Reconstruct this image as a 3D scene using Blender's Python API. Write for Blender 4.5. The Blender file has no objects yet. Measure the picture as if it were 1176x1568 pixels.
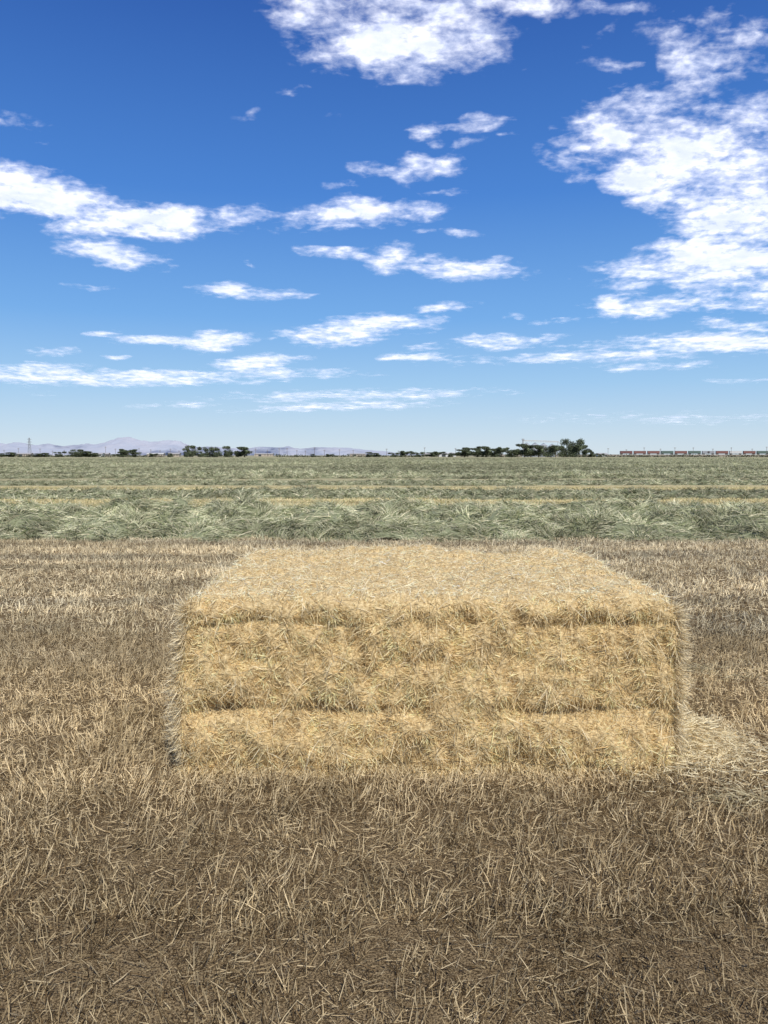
import bpy, math, numpy as np
from mathutils import Vector
R = np.random.default_rng(7)
S = bpy.context.scene
S.view_settings.view_transform = 'Standard'
S.view_settings.look = 'None'
S.view_settings.exposure = 0
COL = S.collection

# ------------------------------------------------------------ helpers
def link(ob, parent=None):
    COL.objects.link(ob)
    if parent is not None: ob.parent = parent
    return ob
def empty(name, loc=(0,0,0)):
    e = bpy.data.objects.new(name, None); e.location = loc; e.empty_display_size = .2
    return link(e)
T1 = R.permutation(256); TV = R.random(256)
def vn(p, s=1.0, o=0.0):
    p = np.asarray(p, float)*s + o
    i = np.floor(p).astype(int); f = p-i; f = f*f*(3-2*f)
    def h(a,b,c): return TV[(T1[(T1[(i[:,0]+a)&255]+i[:,1]+b)&255]+i[:,2]+c)&255]
    x,y,z = f[:,0],f[:,1],f[:,2]
    l = lambda a,b,t: a+(b-a)*t
    return l(l(l(h(0,0,0),h(1,0,0),x), l(h(0,1,0),h(1,1,0),x), y),
             l(l(h(0,0,1),h(1,0,1),x), l(h(0,1,1),h(1,1,1),x), y), z)
def fbm(p, s=1.0, o=0.0, n=4):
    r = 0; a = .5; t = 0
    for k in range(n):
        r = r + a*vn(p, s*2**k, o+17.3*k); t += a; a *= .5
    return r/t
def norm(v): return v/np.maximum(np.linalg.norm(v,axis=-1,keepdims=True),1e-9)
def raw_mesh(name, verts, quads, col=None, mat=None, smooth=False):
    me = bpy.data.meshes.new(name)
    verts = np.asarray(verts, np.float32).reshape(-1,3); quads = np.asarray(quads, np.int32)
    k = quads.shape[1]
    me.vertices.add(len(verts)); me.vertices.foreach_set('co', verts.ravel())
    me.loops.add(quads.size); me.loops.foreach_set('vertex_index', quads.ravel())
    me.polygons.add(len(quads)); me.polygons.foreach_set('loop_start', np.arange(0, quads.size, k, dtype=np.int32))
    me.update(calc_edges=True)
    if smooth: me.polygons.foreach_set('use_smooth', np.ones(len(quads), bool))
    if col is not None:
        a = me.color_attributes.new('Col', 'FLOAT_COLOR', 'POINT')
        c = np.ones((len(verts),4), np.float32); c[:,:3] = col
        a.data.foreach_set('color', c.ravel())
    if mat: me.materials.append(mat)
    return me
def blades(name, P, D, L, W, bend, col, mat, rng=R):
    """thin straw / leaf ribbons: P roots, D unit directions, L lengths, W widths, bend (n,3)"""
    n = len(P); D = norm(D)
    side = norm(np.cross(D, norm(rng.normal(size=(n,3)))))*(W[:,None]*.5)
    v = np.zeros((n,6,3))
    for k,(t,w) in enumerate(((0,1.),(.55,1.),(1.,.45))):
        c = P + D*(L*t)[:,None] + bend*(t*t)
        v[:,2*k] = c - side*w; v[:,2*k+1] = c + side*w
    b = np.arange(n)[:,None]*6
    q = np.concatenate([b+np.array([[0,1,3,2]]), b+np.array([[2,3,5,4]])], 0)
    return raw_mesh(name, v, q, np.repeat(col,6,axis=0), mat)
def grid_mesh(name, X, Y, Z, mat=None, smooth=True, col=None):
    ny,nx = X.shape
    v = np.stack([X,Y,Z],-1).reshape(-1,3)
    i = (np.arange(ny-1)[:,None]*nx + np.arange(nx-1)[None]).ravel()
    return raw_mesh(name, v, np.stack([i,i+1,i+nx+1,i+nx],1), col, mat, smooth)
class NT:
    def __init__(s, tree): s.t = tree; s.n = tree.nodes; s.l = tree.links; s.n.clear()
    def node(s, typ, ins=None, **kw):
        nd = s.n.new(typ)
        for k,v in kw.items(): setattr(nd,k,v)
        for k,v in (ins or {}).items(): s.put(nd.inputs[k], v)
        return nd
    def put(s, sock, v):
        if isinstance(v, bpy.types.NodeSocket): s.l.new(v, sock)
        else: sock.default_value = v
    def m(s, op, a, b=0.0, c=None):
        nd = s.n.new('ShaderNodeMath'); nd.operation = op
        s.put(nd.inputs[0],a); s.put(nd.inputs[1],b)
        if c is not None: s.put(nd.inputs[2],c)
        return nd.outputs[0]
    def mr(s, v, a, b, c=0., d=1., smooth=True):
        nd = s.n.new('ShaderNodeMapRange'); nd.interpolation_type = 'SMOOTHSTEP' if smooth else 'LINEAR'
        for i,x in enumerate((v,a,b,c,d)): s.put(nd.inputs[i], x)
        return nd.outputs[0]
    def mix(s, f, a, b, mode='MIX'):
        nd = s.n.new('ShaderNodeMix'); nd.data_type = 'RGBA'; nd.blend_type = mode
        s.put(nd.inputs[0], f); s.put(nd.inputs[6], a); s.put(nd.inputs[7], b)
        return nd.outputs[2]
    def grey(s, v): return s.node('ShaderNodeCombineColor',{0:v,1:v,2:v}).outputs[0]
    def noise(s, vec, scale, detail=4., rough=.55, dist=0.):
        nd = s.n.new('ShaderNodeTexNoise')
        s.put(nd.inputs['Vector'], vec); nd.inputs['Scale'].default_value = scale
        nd.inputs['Detail'].default_value = detail; nd.inputs['Roughness'].default_value = rough
        nd.inputs['Distortion'].default_value = dist
        return nd.outputs['Fac']
    def scalev(s, vec, sc, off=(0,0,0)):
        nd = s.n.new('ShaderNodeVectorMath'); nd.operation = 'MULTIPLY_ADD'
        s.put(nd.inputs[0], vec); nd.inputs[1].default_value = sc; nd.inputs[2].default_value = off
        return nd.outputs[0]
def newmat(name):
    m = bpy.data.materials.new(name); m.use_nodes = True
    return m, NT(m.node_tree)
def rgb(*c): return (c[0],c[1],c[2],1.)
def simple(name, c, rough=.7, var=.25, scale=2.):
    m,t = newmat(name)
    g = t.node('ShaderNodeNewGeometry').outputs['Position']
    f = t.noise(g, scale, 4)
    cc = t.mix(f, rgb(*[x*(1-var) for x in c]), rgb(*[min(1,x*(1+var)) for x in c]))
    b = t.node('ShaderNodeBsdfPrincipled', {'Base Color':cc,'Roughness':rough})
    t.node('ShaderNodeOutputMaterial', {'Surface':b.outputs[0]})
    return m

# ------------------------------------------------------------ materials
def blade_mat(name, kind='', transl=0.):
    m,t = newmat(name)
    c = t.node('ShaderNodeVertexColor', layer_name='Col').outputs[0]
    pos = t.node('ShaderNodeNewGeometry').outputs['Position']
    if kind=='stub':
        Yp = t.node('ShaderNodeSeparateXYZ', {0:pos}).outputs[1]
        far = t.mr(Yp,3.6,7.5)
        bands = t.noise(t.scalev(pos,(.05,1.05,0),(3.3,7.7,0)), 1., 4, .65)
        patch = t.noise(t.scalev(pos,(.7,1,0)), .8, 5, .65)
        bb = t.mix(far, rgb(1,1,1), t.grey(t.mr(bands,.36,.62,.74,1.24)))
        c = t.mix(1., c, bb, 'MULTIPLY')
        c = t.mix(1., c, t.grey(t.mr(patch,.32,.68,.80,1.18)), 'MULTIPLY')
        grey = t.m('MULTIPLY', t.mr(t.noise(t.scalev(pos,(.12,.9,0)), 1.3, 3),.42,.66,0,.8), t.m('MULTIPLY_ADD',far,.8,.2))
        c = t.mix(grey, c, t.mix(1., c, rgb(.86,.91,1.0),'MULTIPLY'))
    if kind=='hay':
        Yp = t.node('ShaderNodeSeparateXYZ', {0:pos}).outputs[1]
        bands = t.noise(t.scalev(pos,(.012,.16,0),(1.3,2.7,0)), 1., 3, .6)
        cl = t.noise(t.scalev(pos,(1,1,1.5)), 1.6, 4, .6)
        zc = t.mr(t.node('ShaderNodeSeparateXYZ', {0:pos}).outputs[2],.02,.4,.86,1.12)  # shaded base and lit crest painted into the hay colour by height
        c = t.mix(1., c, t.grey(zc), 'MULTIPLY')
        c = t.mix(t.mr(Yp,22.,30.), c, t.mix(1., c, t.grey(t.mr(bands,.36,.64,.62,1.12)), 'MULTIPLY'))
        c = t.mix(1., c, t.grey(t.mr(cl,.35,.65,.70,1.26)), 'MULTIPLY')
    b = t.node('ShaderNodeBsdfDiffuse', {'Color':c})
    if transl>0:
        tr = t.node('ShaderNodeBsdfTranslucent', {'Color':c})
        b = t.node('ShaderNodeMixShader', {0:transl,1:b.outputs[0],2:tr.outputs[0]})
    t.node('ShaderNodeOutputMaterial', {'Surface':b.outputs[0]})
    return m
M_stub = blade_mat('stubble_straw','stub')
M_straw = blade_mat('bale_straw','',.28)
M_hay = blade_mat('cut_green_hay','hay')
M_leaf = blade_mat('tree_leaves')

# ground sheet material
M_ground, t = newmat('field_soil_and_chaff')
pos = t.node('ShaderNodeNewGeometry').outputs['Position']
xyz = t.node('ShaderNodeSeparateXYZ', {0:pos})
fine = t.noise(t.scalev(pos,(1,1,0)), 140., 4, .75)
mid = t.noise(t.scalev(pos,(.2,1.1,0)), 1.3, 4, .6)
near = t.mix(t.mr(fine,.42,.60), rgb(.06,.042,.024), rgb(.36,.27,.15))
near = t.mix(t.mr(mid,.35,.65), near, t.mix(1., near, rgb(.80,.79,.79),'MULTIPLY'))
gold = t.mix(t.noise(t.scalev(pos,(.3,1,0)), 2., 4), rgb(.38,.34,.17), rgb(.58,.47,.27))
green = t.mix(t.noise(t.scalev(pos,(.03,.35,0)), 1., 4), rgb(.22,.22,.13), rgb(.42,.38,.24))
Y = xyz.outputs[1]
c = t.mix(t.mr(Y,17.,20.), near, gold)
c = t.mix(t.mr(Y,30.,62.), c, green)
c = t.mix(t.mr(Y,400.,3000.), c, rgb(.26,.25,.19))
bmp = t.node('ShaderNodeBump', {'Strength':.6,'Distance':.012,'Height':fine})
b = t.node('ShaderNodeBsdfDiffuse', {'Color':c,'Normal':bmp.outputs[0]})
t.node('ShaderNodeOutputMaterial', {'Surface':b.outputs[0]})

# ------------------------------------------------------------ ground
s = np.linspace(-1,1,221); ax = np.sinh(s*9.6)/np.sinh(9.6)*45000
GX,GY = np.meshgrid(ax, ax)
pp = np.stack([GX.ravel(),GY.ravel(),np.zeros(GX.size)],1)
GZ = (vn(pp,.9)-.5).reshape(GX.shape)*.03*(np.hypot(GX,GY)<14)
link(bpy.data.objects.new('ground', grid_mesh('ground', GX,GY,GZ, M_ground)))

# ------------------------------------------------------------ stubble
def straw_cols(n, base, dark, light, rng=R, df=.25):
    u = rng.random((n,1)); v = rng.random((n,1))
    c = np.array(base)*(1-u)+np.array(light)*u
    c = np.where(v<df, np.array(dark)*(.6+.8*u), c)
    return c*(.8+.4*rng.random((n,1)))
def stub_patch(name, size, dens_up, dens_flat, w, seed, base, dark, light, lmul=1., df=.25):
    g = np.random.default_rng(seed)
    nu, nf = int(dens_up*size*size), int(dens_flat*size*size)
    rows = 7*size
    P = np.zeros((nu,3)); P[:,0] = (g.random(nu)-.5)*size*1.10
    r = np.floor(g.random(nu)*(rows+.999))
    P[:,1] = (r/rows-.5)*size + g.normal(size=nu)*.045
    keep = vn(P*np.array([11,11,1]),1,seed)>.30; P = P[keep]; nu=len(P)
    lean = vn(P,3.1,seed+5)*6.28*1.5
    D = np.zeros((nu,3)); D[:,0]=np.cos(lean)*.42+.08; D[:,1]=np.sin(lean)*.28; D[:,2]=.95
    D += g.normal(size=(nu,3))*np.array([.36,.30,.15]); D[:,2]=np.abs(D[:,2])+.12
    L = g.uniform(.03,.09,nu)*lmul*(.6+.85*vn(P,5.,seed+2)); W = w*g.uniform(.6,1.3,nu)
    B = g.normal(size=(nu,3))*.012; P[:,2]-=.01
    Q = np.zeros((nf,3)); Q[:,:2]=(g.random((nf,2))-.5)*size*1.10; Q[:,2]=g.uniform(.003,.035,nf)*lmul
    a = g.random(nf)*6.283
    E = np.stack([np.cos(a),np.sin(a)*.8,g.normal(size=nf)*.35],1)
    L2 = (.012+.070*g.random(nf)**2.4)*lmul; W2 = w*g.uniform(.5,1.,nf); B2 = g.normal(size=(nf,3))*.006
    cu = straw_cols(nu,base,dark,light,g,df)*(.66+.6*vn(P,6.,seed+8)[:,None])
    cf = straw_cols(nf,base,dark,light,g,df+.08)*.92
    return blades(name, np.concatenate([P,Q]), np.concatenate([D,E]), np.concatenate([L,L2]),
                  np.concatenate([W,W2]), np.concatenate([B,B2]), np.concatenate([cu,cf]), M_stub, g)
stub = empty('wheat_stubble')
def lay(meshes, size, y0, y1, parent, half=lambda y: .62*y+1.6):
    y = y0+size/2
    while y < y1+size*.49:
        hx = half(y+size/2); n = int(math.ceil(hx/size)); off=R.uniform(-.5,.5)*size
        for i in range(-n-1,n+2):
            o = bpy.data.objects.new('stubble_patch', meshes[R.integers(len(meshes))])
            o.location = (i*size+off, y, 0)
            link(o, parent)
        y += size
def bset(k): return tuple(tuple(x*k for x in c) for c in ((.42,.315,.17),(.13,.088,.045),(.70,.57,.35)))  # k darkens nearer patches: shade between stems put into the straw colour
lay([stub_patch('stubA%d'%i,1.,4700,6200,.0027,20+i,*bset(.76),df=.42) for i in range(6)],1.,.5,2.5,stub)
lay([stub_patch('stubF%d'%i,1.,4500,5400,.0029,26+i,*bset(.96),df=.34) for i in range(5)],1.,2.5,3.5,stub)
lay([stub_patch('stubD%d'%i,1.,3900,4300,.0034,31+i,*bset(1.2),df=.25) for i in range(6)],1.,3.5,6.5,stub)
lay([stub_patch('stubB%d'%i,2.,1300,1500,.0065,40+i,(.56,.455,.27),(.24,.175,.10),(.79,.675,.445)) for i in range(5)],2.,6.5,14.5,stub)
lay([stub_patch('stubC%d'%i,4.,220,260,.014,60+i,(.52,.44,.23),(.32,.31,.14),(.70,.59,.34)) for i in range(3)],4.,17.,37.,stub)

# ------------------------------------------------------------ straw bale
X0,X1,Y0,Y1,H = -1.0,1.44,3.65,5.5,.875
C = np.array([(X0+X1)/2,(Y0+Y1)/2,H/2]); HS = np.array([(X1-X0)/2,(Y1-Y0)/2,H/2])
def gau(x,c,w): return np.exp(-((x-c)/w)**2)
TOPG = [3.86,4.13,4.42,4.72,5.0,5.28]
def bale_surf(p):
    r = .085
    q = np.clip(p, -(HS-r), HS-r); d = p-q
    n = norm(d); o = q+n*r+C
    h = (fbm(o,2.6,3.,3)-.5)*.10 + (fbm(o,12.,9.,3)-.5)*.07
    top = np.clip(n[:,2],0,1); end = np.abs(n[:,0]); sd_=1-top
    flake = (vn(o*np.array([8,8,.8]),1,31.)-.5)*.035+(vn(o*np.array([20,20,9]),1,37.)-.5)*.045
    wav = (fbm(o*np.array([1,1,0]),3.2,50.,3)-.5)*.11
    gd = np.clip(2.2*vn(o*np.array([5,5,0]),1,90.)-.25,.1,1.6)
    h += sd_*flake
    g1,g2 = .745+wav*.6,.325+wav*.6
    h -= sd_*gd*(.020*gau(o[:,2],g1,.022)+.030*gau(o[:,2],g2,.024)+.008*gau(o[:,2],.54+wav,.02))
    h += sd_*(.026*gau(o[:,2],.19,.12)+.020*gau(o[:,2],.50,.14)+.010*gau(o[:,2],g2+.08,.045)+.008*gau(o[:,2],g1+.07,.04))
    for gy in TOPG:
        h -= (top+.3*end)*.026*gau(o[:,1],gy+wav*.3,.025)
    h += top*((vn(o*np.array([1.2,14,1]),1,5.)-.5)*.022+(vn(o*np.array([8,16,1]),1,15.)-.5)*.022)
    h += end*(.035*gau(o[:,2],.35,.28)-.02)
    z = o[:,2]; o = o+n*h[:,None]
    o[:,2] = np.where(z>.3, o[:,2] - .04*np.clip((np.abs((o[:,0]-C[0]))/HS[0]-.88)/.12,0,1.2)**2*(z/H), o[:,2])
    return o, n
def shell(face, u, v):
    p = np.zeros((len(u),3))
    if face=='f': p[:,0]=u*HS[0]; p[:,1]=-HS[1]; p[:,2]=v*HS[2]
    if face=='b': p[:,0]=u*HS[0]; p[:,1]=HS[1]; p[:,2]=v*HS[2]
    if face=='t': p[:,0]=u*HS[0]; p[:,1]=v*HS[1]; p[:,2]=HS[2]
    if face=='l': p[:,0]=-HS[0]; p[:,1]=u*HS[1]; p[:,2]=v*HS[2]
    if face=='r': p[:,0]=HS[0]; p[:,1]=u*HS[1]; p[:,2]=v*HS[2]
    return p
M_core,t = newmat('packed_straw')
pos = t.node('ShaderNodeNewGeometry').outputs['Position']
f1 = t.noise(t.scalev(pos,(1,1,1)),70.,4,.7); f2 = t.noise(pos,9.,3)
c = t.mix(t.mr(f1,.35,.65), rgb(.40,.28,.13), rgb(.76,.60,.33)); c = t.mix(t.mr(f2,.3,.7,0,.35), c, rgb(.50,.37,.19))
bmp = t.node('ShaderNodeBump', {'Strength':.8,'Distance':.015,'Height':f1})
b = t.node('ShaderNodeBsdfDiffuse', {'Color':c,'Normal':bmp.outputs[0]})
t.node('ShaderNodeOutputMaterial', {'Surface':b.outputs[0]})
bale = empty('straw_bale')
VV=[];QQ=[];base=0
for f,(nu,nv) in {'f':(360,150),'b':(130,50),'t':(300,240),'l':(200,100),'r':(200,100)}.items():
    U,V = np.meshgrid(np.linspace(-1,1,nu),np.linspace(-1,1,nv))
    o,_ = bale_surf(shell(f,U.ravel(),V.ravel()))
    i=(np.arange(nv-1)[:,None]*nu+np.arange(nu-1)[None]).ravel()
    VV.append(o); QQ.append(base+np.stack([i,i+1,i+nu+1,i+nu],1)); base+=len(o)
link(bpy.data.objects.new('body', raw_mesh('bale_body',np.concatenate(VV),np.concatenate(QQ),None,M_core,True)), bale)
PP=[];DD=[];LL=[];WW=[];BB=[];CC=[]
def addb(*a):
    for l,x in zip((PP,DD,LL,WW,BB,CC),a): l.append(x)
for f,n in {'f':170000,'t':120000,'l':32000,'r':32000,'b':14000}.items():
    u = R.uniform(-1,1,n); v = R.uniform(-1,1,n)
    o,nn = bale_surf(shell(f,u,v))
    tang = norm(np.cross(nn, R.normal(size=(n,3))))
    ang = (fbm(o,7.,77.,2)-.5)*14
    if f in 'fb':  pref = np.stack([np.sin(ang),0*ang,-np.abs(np.cos(ang))],1)
    elif f=='t':   pref = np.stack([np.cos(ang),np.sin(ang)*.8,0*ang],1)
    else:          pref = np.stack([0*ang,np.sin(ang),-np.cos(ang)],1)
    lift = np.abs(R.normal(size=(n,1)))*.24 + .02
    D = norm(tang*.9+pref*.5)+nn*lift
    L = R.uniform(.008,.042,n)*(1+(R.random(n)<.07)*1.2)
    W = R.uniform(.0014,.0033,n)
    B = np.array([0,0,-1.])*(R.random((n,1))*.006)
    cl = fbm(o,5.,140.,3)[:,None]; cl2 = fbm(o*np.array([1,1,.7]),17.,180.,3)[:,None]
    colr = straw_cols(n,(.83,.63,.32),(.52,.36,.16),(.93,.79,.49),df=.17)
    colr = colr*(.60+.80*cl2)
    greenish = (cl>.57)&(R.random((n,1))<.35)
    colr = np.where(greenish, colr*np.array([.88,.94,.98]), colr)
    if f=='t': colr = colr*np.array([1.14,1.22,1.42])  # brighter sunlight on the top face is put into its straw colour
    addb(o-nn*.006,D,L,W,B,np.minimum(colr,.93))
n=11000; u=R.uniform(-1,1,n); v=np.full(n,-1.)+R.random(n)**2*.1
o,nn=bale_surf(shell('f',u,v)); D=norm(nn*.6+np.stack([R.normal(size=n)*.6,-R.random(n)*.5,-R.random(n)*.7],1))
addb(o,D,R.uniform(.03,.11,n),R.uniform(.002,.0035,n),np.zeros((n,3)),straw_cols(n,(.74,.60,.35),(.45,.33,.16),(.86,.76,.5)))
n=6000; u=R.uniform(-1,1,n)
o,nn=bale_surf(shell('t',u,np.full(n,.97))); D=np.stack([R.normal(size=n),R.normal(size=n),np.abs(R.normal(size=n))*.7],1)
addb(o-nn*.01,D,R.uniform(.02,.07,n),R.uniform(.002,.004,n),np.zeros((n,3)),straw_cols(n,(.78,.66,.42),(.5,.38,.2),(.9,.82,.6)))
for fc,n in (('f',2600),('r',3200),('l',3200),('t',3000)):
    u=R.uniform(-1,1,n); v=R.uniform(-1,1,n)
    o,nn=bale_surf(shell(fc,u,v)); D=nn*.45+R.normal(size=(n,3))*.6
    addb(o,D,R.uniform(.03,.12,n),R.uniform(.0015,.0028,n),np.array([[0,0,-.03]])*R.random((n,1)),straw_cols(n,(.78,.65,.40),(.5,.38,.2),(.9,.81,.58)))
n=5000; sgn=np.where(R.random(n)<.5,-1.,1.); o,nn=bale_surf(shell('f',sgn*(1-R.random(n)**2*.03),R.uniform(-1,1,n)))
D=nn*.5+R.normal(size=(n,3))*.6+np.stack([sgn*.4,0*sgn,-.2+0*sgn],1)
addb(o,D,R.uniform(.02,.09,n),R.uniform(.0015,.003,n),np.zeros((n,3)),straw_cols(n,(.78,.65,.40),(.5,.38,.2),(.9,.81,.58)))
link(bpy.data.objects.new('loose_surface_straw', blades('bale_straws',*[np.concatenate(a) for a in (PP,DD,LL,WW,BB,CC)],M_straw)), bale)
M_tw = simple('sisal_twine',(.55,.42,.2),.6)
for k,gy in enumerate(TOPG):
    yv = (gy-C[1])/HS[1]
    zz = np.linspace(-1,1,14); xx = np.linspace(-1,1,40)
    pl = np.concatenate([shell('l',np.full(14,yv),zz),shell('t',xx,np.full(40,yv))[1:-1],shell('r',np.full(14,yv),zz[::-1])])
    o,nn = bale_surf(pl); o += nn*.004
    cu = bpy.data.curves.new('twine','CURVE'); cu.dimensions='3D'; cu.bevel_depth=.0025
    sp = cu.splines.new('POLY'); sp.points.add(len(o)-1)
    sp.points.foreach_set('co', np.concatenate([o,np.ones((len(o),1))],1).ravel())
    cu.materials.append(M_tw); link(bpy.data.objects.new('twine_%d'%(k+1),cu), bale)

def pile(name, cx, cy, rx, ry, h, n, base, dark, light, mat, L=(.03,.11)):
    p = R.normal(size=(n,2))*.42; r2=(p**2).sum(1)
    P = np.zeros((n,3)); P[:,0]=cx+p[:,0]*rx; P[:,1]=cy+p[:,1]*ry
    P[:,2] = h*np.exp(-r2*1.7)*(.55+.6*fbm(P,6.,5.,2))*np.sqrt(R.random(n))+.04
    a=R.random(n)*6.283
    D=np.stack([np.cos(a),np.sin(a),R.normal(size=n)*.28],1)
    return blades(name,P,D,R.uniform(*L,n),R.uniform(.002,.0038,n),np.array([[0,0,-.02]])*R.random((n,1)),straw_cols(n,base,dark,light),mat)
link(bpy.data.objects.new('loose_straw_pile', pile('straw_pile',1.50,3.98,.42,.42,.15,20000,(.80,.68,.42),(.52,.40,.22),(.92,.84,.60),M_straw,(.02,.085))))
wisps = empty('loose_hay_wisps')
for (x,y,rx,ry,n) in [(1.60,3.30,.35,.14,260),(2.1,5.3,.7,.3,600)]:
    link(bpy.data.objects.new('wisp', pile('wisp',x,y,rx,ry,.02,n,(.55,.47,.28),(.35,.30,.17),(.68,.60,.40),M_straw)), wisps)

# ------------------------------------------------------------ green windrows
def hay_cols(n, g):
    u=g.random((n,1)); v=g.random((n,1))
    c=np.array([.32,.33,.195])*(1-u)+np.array([.53,.52,.35])*u
    c=np.where(v<.22,np.array([.18,.205,.10])*(.7+.6*u),c)
    return np.where(v>.84,np.array([.66,.60,.41])*(.8+.3*u),c)
M_hayc = simple('hay_mass',(.21,.225,.125),.9,.5,9.)
def windrow(name, length, width, h, n, w, lr, seed):
    g=np.random.default_rng(seed)
    def hz(x,y):
        p=np.stack([x,y,0*x],1)
        hw=width/2*(.80+.32*vn(np.stack([x,np.sign(y)*3,0*x],1),1.3,seed+60))
        e=np.clip(1-(np.abs(y)/hw)**2.2,0,1)**.8
        return e*h*(.22+.85*fbm(p,.9,seed,3)+.75*(vn(p,2.6,seed)-.5)+.3*(vn(p,6.,seed)-.5))-.02
    xs=np.linspace(-length/2,length/2,int(length*9)); ys=np.linspace(-width/2,width/2,40)
    X,Yg=np.meshgrid(xs,ys)
    me=grid_mesh(name+'_mass',X,Yg,hz(X.ravel(),Yg.ravel()).reshape(X.shape),M_hayc)
    x=(g.random(n)-.5)*length*1.04; y=(g.random(n)-.5)*width*1.02
    z=hz(x,y); keep=(z>0)|(g.random(n)<.12); x,y,z=x[keep],y[keep],z[keep]; n=len(x)
    P=np.stack([x,y,z],1)
    a=vn(P,1.9,seed+3)*12+g.normal(size=n)*.7
    tuft=np.clip((vn(P,2.8,seed+9)-.48)*3,0,1)
    lift=np.abs(g.normal(size=n))*.32+1.3*tuft
    D=np.stack([np.cos(a),np.sin(a)*.8-.15,lift],1)
    L=g.uniform(*lr,n); B=np.stack([g.normal(size=n)*.05,g.normal(size=n)*.05,-L*g.uniform(.1,.65,n)],1)
    col=hay_cols(n,g)*(.55+.9*fbm(P,2.2,seed+30,3)[:,None])
    return me, blades(name,P,D,L,w*g.uniform(.6,1.4,n),B,col,M_hay,g)
wr = empty('hay_windrows')
def place(var, x, y, zs):
    for me,nm in zip(var,('mass','cut_grass')):
        o=bpy.data.objects.new('windrow_'+nm,me); o.location=(x,y,0); o.scale=(1,1,zs); link(o,wr)
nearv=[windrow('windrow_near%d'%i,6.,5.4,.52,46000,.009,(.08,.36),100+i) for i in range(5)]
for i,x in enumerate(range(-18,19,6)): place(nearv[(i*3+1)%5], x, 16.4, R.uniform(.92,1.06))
farv=[windrow('windrow_far%d'%i,8.,4.0,.30,12000,.018,(.12,.40),200+i) for i in range(5)]
y=29.2
while y<330:
    n=int(math.ceil((.58*y+8)/8)); off=R.uniform(-4,4)
    for i in range(-n,n+1): place(farv[R.integers(5)], i*8+off, y+R.normal()*.3, R.uniform(.6,.95) if y<45 else R.uniform(.6,1.4))
    y+= 12. if y<60 else 10.5

# ------------------------------------------------------------ parts builder
class MB:
    def __init__(s): s.v=[]; s.f=[]; s.mi=[]; s.mats=[]
    def mid(s,m):
        if m not in s.mats: s.mats.append(m)
        return s.mats.index(m)
    def poly(s,vs,fs,m):
        b=len(s.v); s.v+= [tuple(v) for v in vs]; s.f+=[[b+i for i in f] for f in fs]; s.mi+=[s.mid(m)]*len(fs)
    def box(s,c,d,m):
        x,y,z=c; a,b,h=d[0]/2,d[1]/2,d[2]/2
        vs=[(x+i*a,y+j*b,z+k*h) for i in(-1,1) for j in(-1,1) for k in(-1,1)]
        s.poly(vs,[(0,1,3,2),(4,6,7,5),(0,4,5,1),(2,3,7,6),(0,2,6,4),(1,5,7,3)],m)
    def cyl(s,c,r0,r1,h,m,n=14,axis='z'):
        vs=[]
        for k,r in((0,r0),(1,r1)):
            for i in range(n):
                a=2*math.pi*i/n; p=(r*math.cos(a),r*math.sin(a),k*h)
                if axis=='y': p=(p[0],p[2],p[1])
                vs.append((c[0]+p[0],c[1]+p[1],c[2]+p[2]))
        fs=[(i,(i+1)%n,n+(i+1)%n,n+i) for i in range(n)]+[tuple(range(n-1,-1,-1)),tuple(range(n,2*n))]
        s.poly(vs,fs,m)
    def beam(s,a,b,w,m):
        a=Vector(a);b=Vector(b);d=(b-a).normalized(); u=d.cross(Vector((.3,.9,.1))).normalized()*w/2; v=d.cross(u).normalized()*w/2
        vs=[p+i*u+j*v for p in(a,b) for i,j in((-1,-1),(1,-1),(1,1),(-1,1))]
        s.poly(vs,[(0,1,5,4),(1,2,6,5),(2,3,7,6),(3,0,4,7),(3,2,1,0),(4,5,6,7)],m)
    def obj(s,name,parent=None,loc=(0,0,0)):
        me=bpy.data.meshes.new(name); me.from_pydata(s.v,[],s.f)
        for m in s.mats: me.materials.append(m)
        me.polygons.foreach_set('material_index',s.mi); me.update()
        o=bpy.data.objects.new(name,me); o.location=loc; return link(o,parent)
K=1/1178.
# ------------------------------------------------------------ trees
M_bark=simple('bark',(.10,.075,.05),.9)
def tree_mesh(seed,h,w,nl=3400):
    g=np.random.default_rng(seed)
    mb=MB(); th=h*.25
    mb.cyl((0,0,0),h*.028,h*.02,th,M_bark,8)
    nc=15; cc=np.stack([g.normal(size=nc)*w*.23,g.normal(size=nc)*w*.23,h*(.17+.64*g.random(nc))],1)
    cr=w*g.uniform(.13,.24,nc)
    cr*=np.clip(1.3-(cc[:,2]/h-.35)*.95,.5,1.2)
    for q in cc: mb.beam((0,0,th*.8),tuple(q),h*.012,M_bark)
    k=g.integers(0,nc,nl); d=norm(g.normal(size=(nl,3)))
    P=cc[k]+d*(cr[k]*g.random(nl)**.35)[:,None]*np.array([1,1,.8]); P[:,2]=np.maximum(P[:,2],h*.03*g.random(nl))
    sh=.5+1.0*g.random((nc,1))[k]
    col=(np.array([.065,.085,.045])*(1-g.random((nl,1)))+np.array([.115,.135,.075])*g.random((nl,1)))*sh+.018
    lf=blades('leaves',P,g.normal(size=(nl,3)),np.full(nl,h*.045)*g.uniform(.6,1.4,nl),np.full(nl,h*.032),np.zeros((nl,3)),col,M_leaf,g)
    return mb,lf
TV_=[]
for i,(h,w) in enumerate([(10,10),(10,7),(10,12),(10,8.5)]):
    mb,lf=tree_mesh(300+i,h,w); o=mb.obj('tmp'); me=o.data; bpy.data.objects.remove(o); TV_.append((me,lf,w))
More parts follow.
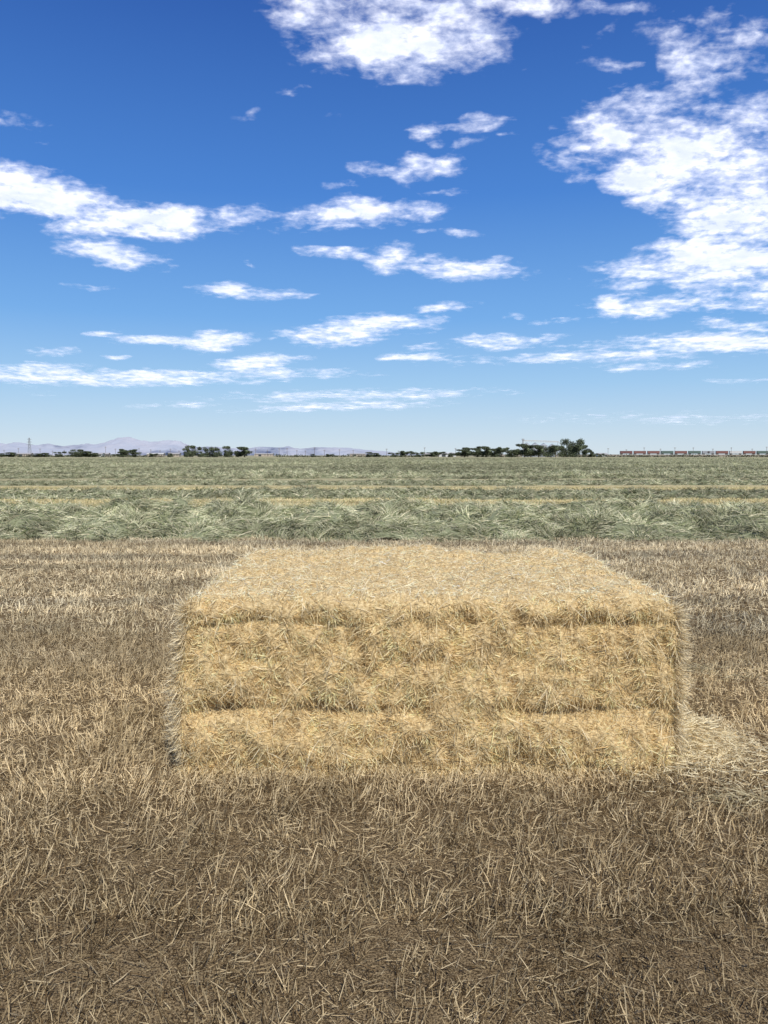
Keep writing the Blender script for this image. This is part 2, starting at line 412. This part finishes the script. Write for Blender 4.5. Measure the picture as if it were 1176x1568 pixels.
def tree_row(name, items, D):
    p=empty(name)
    for j,(px,wp,hp) in enumerate(items):
        me,lf,w=TV_[R.integers(4)]; Dd=D+R.uniform(-25,25)
        sz=(wp*K*Dd*1.35/w, wp*K*Dd*1.35/w, hp*K*Dd/9.0)
        for m_,nm in((me,'trunk'),(lf,'crown')):
            o=bpy.data.objects.new('tree_%s'%nm,m_); o.location=((px-588)*K*Dd,Dd,0); o.scale=sz
            link(o,p)
tree_row('distant_trees',[(4,14,6),(20,16,8),(62,14,6),(72,12,7),(92,12,8),(112,16,9),(124,20,12),(136,16,10),(148,10,7),(188,12,9),(197,20,13),(205,12,8),(236,10,6)],620)
tree_row('distant_trees',[(288,12,14),(296,18,18),(308,10,9),(318,16,16),(333,18,14),(350,14,17),(366,10,8),(375,20,17),(262,10,6),(480,8,5),(505,10,5)],600)
tree_row('distant_trees',[(567,14,8),(577,12,7),(603,10,7),(621,16,10),(640,12,8),(661,12,8),(671,16,9),(690,10,5)],620)
tree_row('distant_trees',[(711,18,13),(716,12,16),(731,18,15),(744,20,18),(757,14,14),(768,16,16),(780,14,12),(792,14,10)],600)
tree_row('distant_trees',[(803,18,22),(812,18,18),(824,18,20),(838,20,18),(850,18,19),(862,20,18),(876,20,28),(886,18,20),(897,12,12),(906,12,9),(918,8,6)],590)
n=9000; x=R.uniform(-520,560,n); keep=vn(np.stack([x,0*x,0*x],1),.05,3.)>.35; x=x[keep]; n=len(x)
P=np.stack([x,640+R.normal(size=n)*4,R.random(n)**2*1.8*(.4+vn(np.stack([x,0*x,0*x],1),.13,9.))],1)
link(bpy.data.objects.new('distant_scrub',blades('scrub',P,R.normal(size=(n,3)),np.full(n,.9),np.full(n,.7),np.zeros((n,3)),np.tile(np.array([[.07,.08,.05]]),(n,1))*R.uniform(.6,1.5,(n,1)),M_leaf)))

# ------------------------------------------------------------ poles, tower, buildings
M_wood=simple('weathered_wood',(.16,.13,.11),.9)
M_steel=simple('galvanised_steel',(.33,.35,.37),.5)
M_white=simple('painted_sheet_metal',(.50,.50,.48),.6,.08)
M_roof=simple('roof_sheeting',(.36,.35,.34),.6)
M_tan=simple('stucco',(.40,.34,.27),.85,.15)
M_dark=simple('dark_opening',(.04,.045,.05),.4)
D=1000.
poles=empty('utility_poles')
for px,hp in [(8,10),(30,13),(63,12),(82,9),(100,10),(163,15),(178,12),(214,13),(232,11),(246,10),(262,12),(275,9),(392,12),(410,10),(428,13),(440,13),(455,10),(468,9),(482,14),(497,10),(520,11),(541,10),(592,12),(610,9),(650,14),(697,13),(930,13),(958,11),(985,14),(1010,12),(1032,14),(1060,14),(1090,12),(1118,14),(1150,12),(1172,15)]:
    h=hp*K*D; mb=MB(); mb.cyl((0,0,0),.26,.17,h,M_wood,8); mb.box((0,0,h-.7),(3.0,.2,.22),M_wood); mb.box((0,0,h-1.7),(2.2,.2,.2),M_wood)
    for q in(-1.3,-.6,.6,1.3): mb.cyl((q,0,h-.58),.08,.06,.3,M_white,6)
    mb.obj('pole',poles,((px-588)*K*D,D,0))
mb=MB(); h=24.
for i in range(6):
    z0,z1=h*i/6,h*(i+1)/6; w0,w1=2.0*(1-.8*i/6),2.0*(1-.8*(i+1)/6)
    cs=[(-1,-1),(1,-1),(1,1),(-1,1)]
    for k in range(4):
        a,b=cs[k],cs[(k+1)%4]
        mb.beam((a[0]*w0,a[1]*w0,z0),(a[0]*w1,a[1]*w1,z1),.28,M_steel)
        mb.beam((a[0]*w0,a[1]*w0,z0),(b[0]*w1,b[1]*w1,z1),.16,M_steel)
        mb.beam((a[0]*w1,a[1]*w1,z1),(b[0]*w1,b[1]*w1,z1),.16,M_steel)
for z,w in((15,4.2),(18.5,3.6),(22,3.)): mb.beam((-w,0,z),(w,0,z),.3,M_steel); mb.beam((-w,0,z),(0,0,z+1.2),.15,M_steel); mb.beam((w,0,z),(0,0,z+1.2),.15,M_steel)
mb.obj('transmission_tower',None,((47-588)*K*D,D,0))
def shed(name,px,D,w,d,h,wall,roof,rh=1.2):
    e=empty(name,((px-588)*K*D,D,0))
    mb=MB(); mb.box((0,0,h/2),(w,d,h),wall)
    mb.poly([(-w/2,-d/2,h),(-w/2,d/2,h),(-w/2,0,h+rh)],[(0,1,2)],wall); mb.poly([(w/2,-d/2,h),(w/2,d/2,h),(w/2,0,h+rh)],[(0,2,1)],wall); mb.obj('walls',e)
    mb=MB(); o=.5
    for sgn in(-1,1):
        a=[(-w/2-o,sgn*(d/2+o),h-.15),(w/2+o,sgn*(d/2+o),h-.15),(w/2+o,0,h+rh+.05),(-w/2-o,0,h+rh+.05)]
        mb.poly(a+[(x,y,z+.15) for x,y,z in a],[(0,1,2,3),(4,5,6,7),(0,1,5,4),(0,3,7,4),(1,2,6,5)],roof)
    mb.obj('roof',e)
    mb=MB(); mb.box((-w*.2,-d/2-.03,h*.4),(min(4,w*.25),.06,h*.8),M_dark); mb.obj('door',e)
    mb=MB()
    for q in(.08,.25,.4): mb.box((w*q,-d/2-.03,h*.55),(1.2,.06,1.1),M_dark)
    mb.obj('windows',e)
for a in [(150,800,13,8,2.8,M_white,M_roof),(162,820,9,7,2.8,M_tan,M_roof),(240,850,18,9,2.8,M_tan,M_white),(268,830,12,8,3.,M_tan,M_roof),(405,1100,26,12,3.2,M_tan,M_roof),(548,1100,22,12,3.2,M_tan,M_roof),(684,800,18,9,3.0,M_white,M_white),(655,860,9,8,2.8,M_tan,M_roof),(40,900,16,9,3.,M_tan,M_roof),(920,760,9,8,2.4,M_white,M_roof)]:
    shed('farm_shed',*a)
e=empty('grain_elevator',((828-588)*K*680,680,0))
for i,(x,r,h) in enumerate([(-13,3.2,10.5),(-5.5,3.4,10.5),(2,3.4,10.),(9.5,3.2,9.5)]):
    mb=MB(); mb.cyl((x,0,0),r,r,h,M_steel,20); mb.cyl((x,0,h),r+.15,.5,2.0,M_steel,20)
    for z in np.arange(1,h,1.2): mb.cyl((x,0,z),r+.06,r+.06,.12,M_roof,20)
    mb.obj('silo_%d'%(i+1),e)
mb=MB(); mb.box((-16.5,-2,7.5),(1.2,1.2,15),M_steel); mb.box((-16.5,-2,15.4),(2,1.8,1.2),M_steel); mb.obj('bucket_leg',e)
mb=MB(); mb.beam((-16.5,-2,14.6),(14,-2,13.6),.6,M_white); mb.beam((-16.5,-2,13.4),(14,-2,12.6),.25,M_white)
for i in range(14):
    x=-16+i*2.15; mb.beam((x,-2,13.4-.02*i),(x+1.1,-2,14.5-.03*i),.18,M_white)
mb.beam((14,-2,14),(22,-2,5),.5,M_white); mb.beam((14,-2,13),(14,-2,0),.4,M_steel)
mb.obj('conveyor',e)

# freight train on its embankment
tr=empty('freight_train',(0,1010,2.6))
cols=[simple('car_'+n,c,.6,.12) for n,c in(('oxide',(.18,.08,.065)),('green',(.08,.12,.10)),('grey',(.26,.27,.29)),('navy',(.08,.10,.16)),('maroon',(.14,.06,.055)),('white',(.50,.50,.49)))]
M_under=simple('undercarriage',(.05,.045,.045),.7)
x=(948-588)*K*1010
seq=[4,0,0,1,0,1,2,0,5,0,1,1,0,5,3,0,2,0,1,0,0,2,4,0,1]
for i,k in enumerate(seq):
    L=16.5; mb=MB(); m=cols[k]
    mb.box((0,0,1.15),(L,2.6,.35),M_under)
    for s2 in(-1,1):
        mb.box((s2*(L/2-2.2),0,.75),(2.8,2.,.4),M_under)
        for q in(-.9,.9):
            for yy in(-.95,.8): mb.cyl((s2*(L/2-2.2)+q,yy,.48),.48,.48,.15,M_under,12,'y')
    mb.box((0,0,1.33+1.55),(L-.8,2.7,3.1),m)
    for q in np.linspace(-L/2+.8,L/2-.8,10): mb.box((q,-1.38,2.88),(.18,.08,3.0),m)
    mb.box((0,-1.39,2.8),(2.6,.1,2.7),M_under if k==2 else m); mb.box((0,0,4.5),(L-.5,2.4,.14),M_roof if k in(2,5) else M_under)
    mb.box((L/2+.3,0,1.1),(.9,.4,.3),M_under)
    mb.obj('rail_car_%d'%(i+1),tr,(x+L/2,0,0)); x+=L+1.4
mb=MB(); mb.poly([(150,1003,0),(1500,1003,0),(1500,1008,2.55),(150,1008,2.55),(1500,1013,2.55),(150,1013,2.55),(1500,1018,0),(150,1018,0)],[(0,1,2,3),(3,2,4,5),(5,4,6,7)],simple('ballast',(.20,.17,.13),.9)); mb.obj('railway_embankment')

# ------------------------------------------------------------ mountains
M_mt,t=newmat('hazy_rock')
pos=t.node('ShaderNodeNewGeometry').outputs['Position']
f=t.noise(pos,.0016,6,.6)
c=t.mix(f,rgb(.27,.33,.42),rgb(.44,.43,.46))  # pale blue distance haze is mixed into the rock colour itself
b=t.node('ShaderNodeBsdfDiffuse',{'Color':c}); t.node('ShaderNodeOutputMaterial',{'Surface':b.outputs[0]})
def mountain(name,D,depth,prof,seed):
    xs=np.linspace(prof[0][0],prof[-1][0],420); hp=np.interp(xs,[a for a,_ in prof],[b for _,b in prof])
    X=(xs-588)*K*D; hh=hp*K*D; tt=np.linspace(0,1,40)
    XX,TT=np.meshgrid(X,tt); YY=D-depth*.5+TT*depth
    P=np.stack([XX.ravel(),YY.ravel(),0*XX.ravel()],1)
    nz=fbm(P,1/700.,seed,5).reshape(XX.shape); rg=np.clip(1-np.abs(TT-.5)*2,0,1)
    ZZ=hh[None]*rg**.8*(.55+.62*(1-np.abs(nz*2-1)))-2
    link(bpy.data.objects.new(name,grid_mesh(name,XX,YY,ZZ,M_mt,False)))
mountain('mountain_range',20000,3000,[(-500,10),(-200,14),(-60,18),(0,17),(40,18),(62,16),(100,15),(140,16),(165,18),(182,24),(200,25),(220,20),(245,21),(280,22),(292,15),(305,5),(320,0)],4.)
mountain('mountain_range',26000,3000,[(200,8),(300,12),(380,11),(410,13),(430,13),(470,11),(500,11),(540,10),(570,7),(620,3),(680,0)],8.)

# ------------------------------------------------------------ cloud layer (real sheet at 2.4 km altitude)
CH=2400.
CL=[ # bearing, elevation, half-width, half-height (1/1178 rad), tilt deg, strength
(620,60,135,48,-4,1.05),(500,20,95,40,10,.75),(725,60,52,44,0,.9),(640,5,120,24,0,.8),(440,15,36,14,10,.45),
(822,8,48,22,10,.7),(1125,55,75,40,-20,.62),(1040,92,30,32,30,.7),(965,12,60,14,0,.5),(935,98,34,9,0,.55),(800,108,14,5,0,.4),(1000,45,50,20,-20,.42),(910,60,36,14,-30,.42),
(955,190,95,42,-18,.95),(1080,238,118,60,10,1.02),(1120,320,92,64,0,1.1),(1000,272,68,42,20,.95),(1110,395,105,46,0,1.05),(1030,418,118,25,-3,.95),(1155,180,48,52,0,.7),(1240,300,80,120,0,1.),(1250,420,100,60,0,1.),(1080,150,66,34,0,.6),(1150,110,44,34,0,.5),(890,265,30,10,-20,.4),
(1060,468,145,14,-3,.82),(930,473,26,15,0,.85),(1110,524,195,16,-2,.88),(900,546,190,9,-2,.76),(760,524,105,11,-3,.70),(1000,561,95,6,-2,.64),(860,490,50,5,0,.56),(780,480,30,5,0,.6),(1150,450,60,10,0,.76),(1140,498,80,10,0,.68),
(645,203,30,18,20,.78),(662,250,50,19,0,.78),(740,187,52,11,-8,.70),(598,264,46,14,8,.74),(555,326,110,20,-2,1.),(690,293,38,8,0,.70),(450,346,38,11,0,.72),(520,286,22,7,0,.60),(522,388,60,9,4,.8),(592,394,36,20,-8,.92),(700,411,90,15,2,.92),(718,355,30,7,0,.64),(400,165,40,8,-20,.46),(450,143,32,8,-15,.50),(510,172,14,6,0,.40),(850,163,16,5,-10,.52),(655,356,18,4,0,.52),(785,203,16,5,0,.55),(870,222,12,6,0,.36),(700,225,50,10,-15,.46),
(35,195,80,22,20,.48),(50,298,120,34,14,1.1),(200,338,130,25,3,1.08),(120,320,110,26,10,.95),(352,337,58,13,-3,.92),(172,386,74,19,10,.92),(130,437,50,6,8,.56),(370,447,86,10,4,.82),(384,404,16,5,10,.72),(-60,300,90,36,0,.9),
(512,513,75,15,-2,.98),(585,494,82,15,-3,.9),(682,467,40,8,-5,.78),(600,546,20,6,-10,.72),(648,547,44,5,0,.70),
(332,523,52,14,-4,.92),(240,521,66,6,0,.76),(155,513,34,4,-2,.62),(75,540,36,7,0,.8),(60,573,115,15,2,.84),(250,578,245,11,-1,.92),(385,555,54,10,-2,.88),(180,545,22,3,0,.62),(460,549,32,4,0,.56),
(560,605,200,8,-1,.70),(520,622,155,7,-2,.70),(290,619,36,5,0,.58),(670,600,110,5,0,.64),(1130,583,60,4,0,.48),(1030,640,220,11,0,.42),(80,600,40,5,0,.48),(230,622,40,4,0,.48)]
us=np.linspace(-1.05,1.05,480); wv=np.geomspace(.012,.85,480)
UU,WV=np.meshgrid(us,wv)
cz=(WV*.9973+.0736)/(.9973-WV*.0736); den=.9973+.0736*cz
A=UU*den*1178+588; Bv=784-cz*1178
mask=np.zeros_like(UU)
wp=np.stack([A.ravel(),Bv.ravel()*1.6,0*A.ravel()],1)
A=A+(fbm(wp,1/55.,2.,3).reshape(A.shape)-.5)*46; Bv=Bv+(fbm(wp,1/45.,60.,3).reshape(A.shape)-.5)*26*np.clip(WV*2.4+.15,0,1)
for (cx,cy,rx,ry,ang,stt) in CL:
    a=math.radians(ang); dx=A-cx; dy=Bv-cy
    ex=(dx*math.cos(a)+dy*math.sin(a))/rx; ey=(-dx*math.sin(a)+dy*math.cos(a))/ry
    r=np.sqrt(ex**2+ey**2); mask=np.maximum(mask,stt*np.clip(1.15-.55*r**1.5,0,1.))
YY=CH/WV; XX=UU*YY
me=grid_mesh('clouds',XX,YY,np.full_like(XX,CH))
at=me.attributes.new('cover','FLOAT','POINT'); at.data.foreach_set('value',mask.ravel().astype(np.float32))
at=me.attributes.new('cuv','FLOAT_VECTOR','POINT')
cu=np.stack([UU*WV**-.35*6., np.log(WV)*5.2+ WV*2., np.zeros_like(UU)],-1).reshape(-1,3)
at.data.foreach_set('vector',cu.ravel().astype(np.float32))
M_cl,t=newmat('cloud_vapour')
cov=t.node('ShaderNodeAttribute',attribute_name='cover').outputs['Fac']
cv=t.node('ShaderNodeAttribute',attribute_name='cuv').outputs['Vector']
n1=t.noise(cv,1.3,5,.5,.5); n2=t.noise(t.scalev(cv,(.75,1.25,1)),3.6,6,.52,.5); n3=t.noise(t.scalev(cv,(1,1.4,1)),2.4,4,.5,.3); n4=t.noise(cv,8.5,4,.55,.2)
dn=t.m('ADD',t.m('MULTIPLY',t.m('SUBTRACT',n1,.5),1.5),t.m('MULTIPLY',t.m('SUBTRACT',n2,.5),1.2))
dn=t.m('ADD',dn,t.m('MULTIPLY',t.m('SUBTRACT',n4,.5),.75))
dens=t.m('ADD',cov,t.m('MULTIPLY',dn,t.mr(cov,0.,.3)))
al=t.m('POWER',t.mr(dens,.28,1.10,0.,1.,False),1.6)
al=t.m('MINIMUM',t.m('MULTIPLY',al,1.15),.95)
shade=t.mr(t.m('ADD',t.m('MULTIPLY',n3,.7),t.m('MULTIPLY',n4,.3)),.36,.60)
cc=t.mix(shade,rgb(.72,.76,.84),rgb(.91,.915,.925))
b1=t.node('ShaderNodeBsdfTranslucent',{'Color':cc}); b2=t.node('ShaderNodeBsdfTransparent')
mx=t.node('ShaderNodeMixShader',{0:al,1:b2.outputs[0],2:b1.outputs[0]})
t.node('ShaderNodeOutputMaterial',{'Surface':mx.outputs[0]})
me.materials.append(M_cl); link(bpy.data.objects.new('clouds',me))

# ------------------------------------------------------------ sky & sun
EL,AZ=math.radians(48),math.radians(163)
w=bpy.data.worlds.new('World'); S.world=w; w.use_nodes=True
t=NT(w.node_tree)
sky=t.node('ShaderNodeTexSky',sky_type='NISHITA',sun_disc=False,sun_elevation=EL,sun_rotation=AZ,altitude=0,air_density=1.0,dust_density=.3,ozone_density=1.5)
bg=t.node('ShaderNodeBackground',{'Color':sky.outputs[0],'Strength':.085})
tc=t.node('ShaderNodeTexCoord').outputs['Generated']
z=t.node('ShaderNodeSeparateXYZ',{0:tc}).outputs[2]
rp=t.node('ShaderNodeValToRGB',{0:z}); e=rp.color_ramp.elements
stops=[(0.,(.66,.78,.88)),(.035,(.53,.71,.89)),(.09,(.35,.60,.90)),(.17,(.175,.43,.86)),(.31,(.065,.24,.70)),(.50,(.024,.11,.45)),(1.,(.012,.055,.26))]
e[0].position=stops[0][0]; e[0].color=rgb(*stops[0][1]); e[1].position=1.; e[1].color=rgb(*stops[-1][1])
for p_,c_ in stops[1:-1]:
    q=e.new(p_); q.color=rgb(*c_)
bg2=t.node('ShaderNodeBackground',{'Color':rp.outputs[0],'Strength':1.})
mx=t.node('ShaderNodeMixShader',{0:.87,1:bg.outputs[0],2:bg2.outputs[0]})
t.node('ShaderNodeOutputWorld',{'Surface':mx.outputs[0]})
sd=Vector((math.sin(AZ)*math.cos(EL),math.cos(AZ)*math.cos(EL),math.sin(EL)))
L=bpy.data.lights.new('sun','SUN'); L.energy=4.9; L.angle=math.radians(.5); L.color=(1,.955,.88)
lo=bpy.data.objects.new('sun',L); lo.rotation_euler=sd.to_track_quat('Z','Y').to_euler(); link(lo)

# ------------------------------------------------------------ camera
cd=bpy.data.cameras.new('camera'); cd.sensor_fit='VERTICAL'; cd.sensor_height=24; cd.sensor_width=18; cd.lens=24*1178/1568
cd.clip_start=.05; cd.clip_end=400000
co=bpy.data.objects.new('camera',cd); co.location=(0,0,1.55); co.rotation_euler=(math.radians(90-4.22),0,0)
link(co); S.camera=co
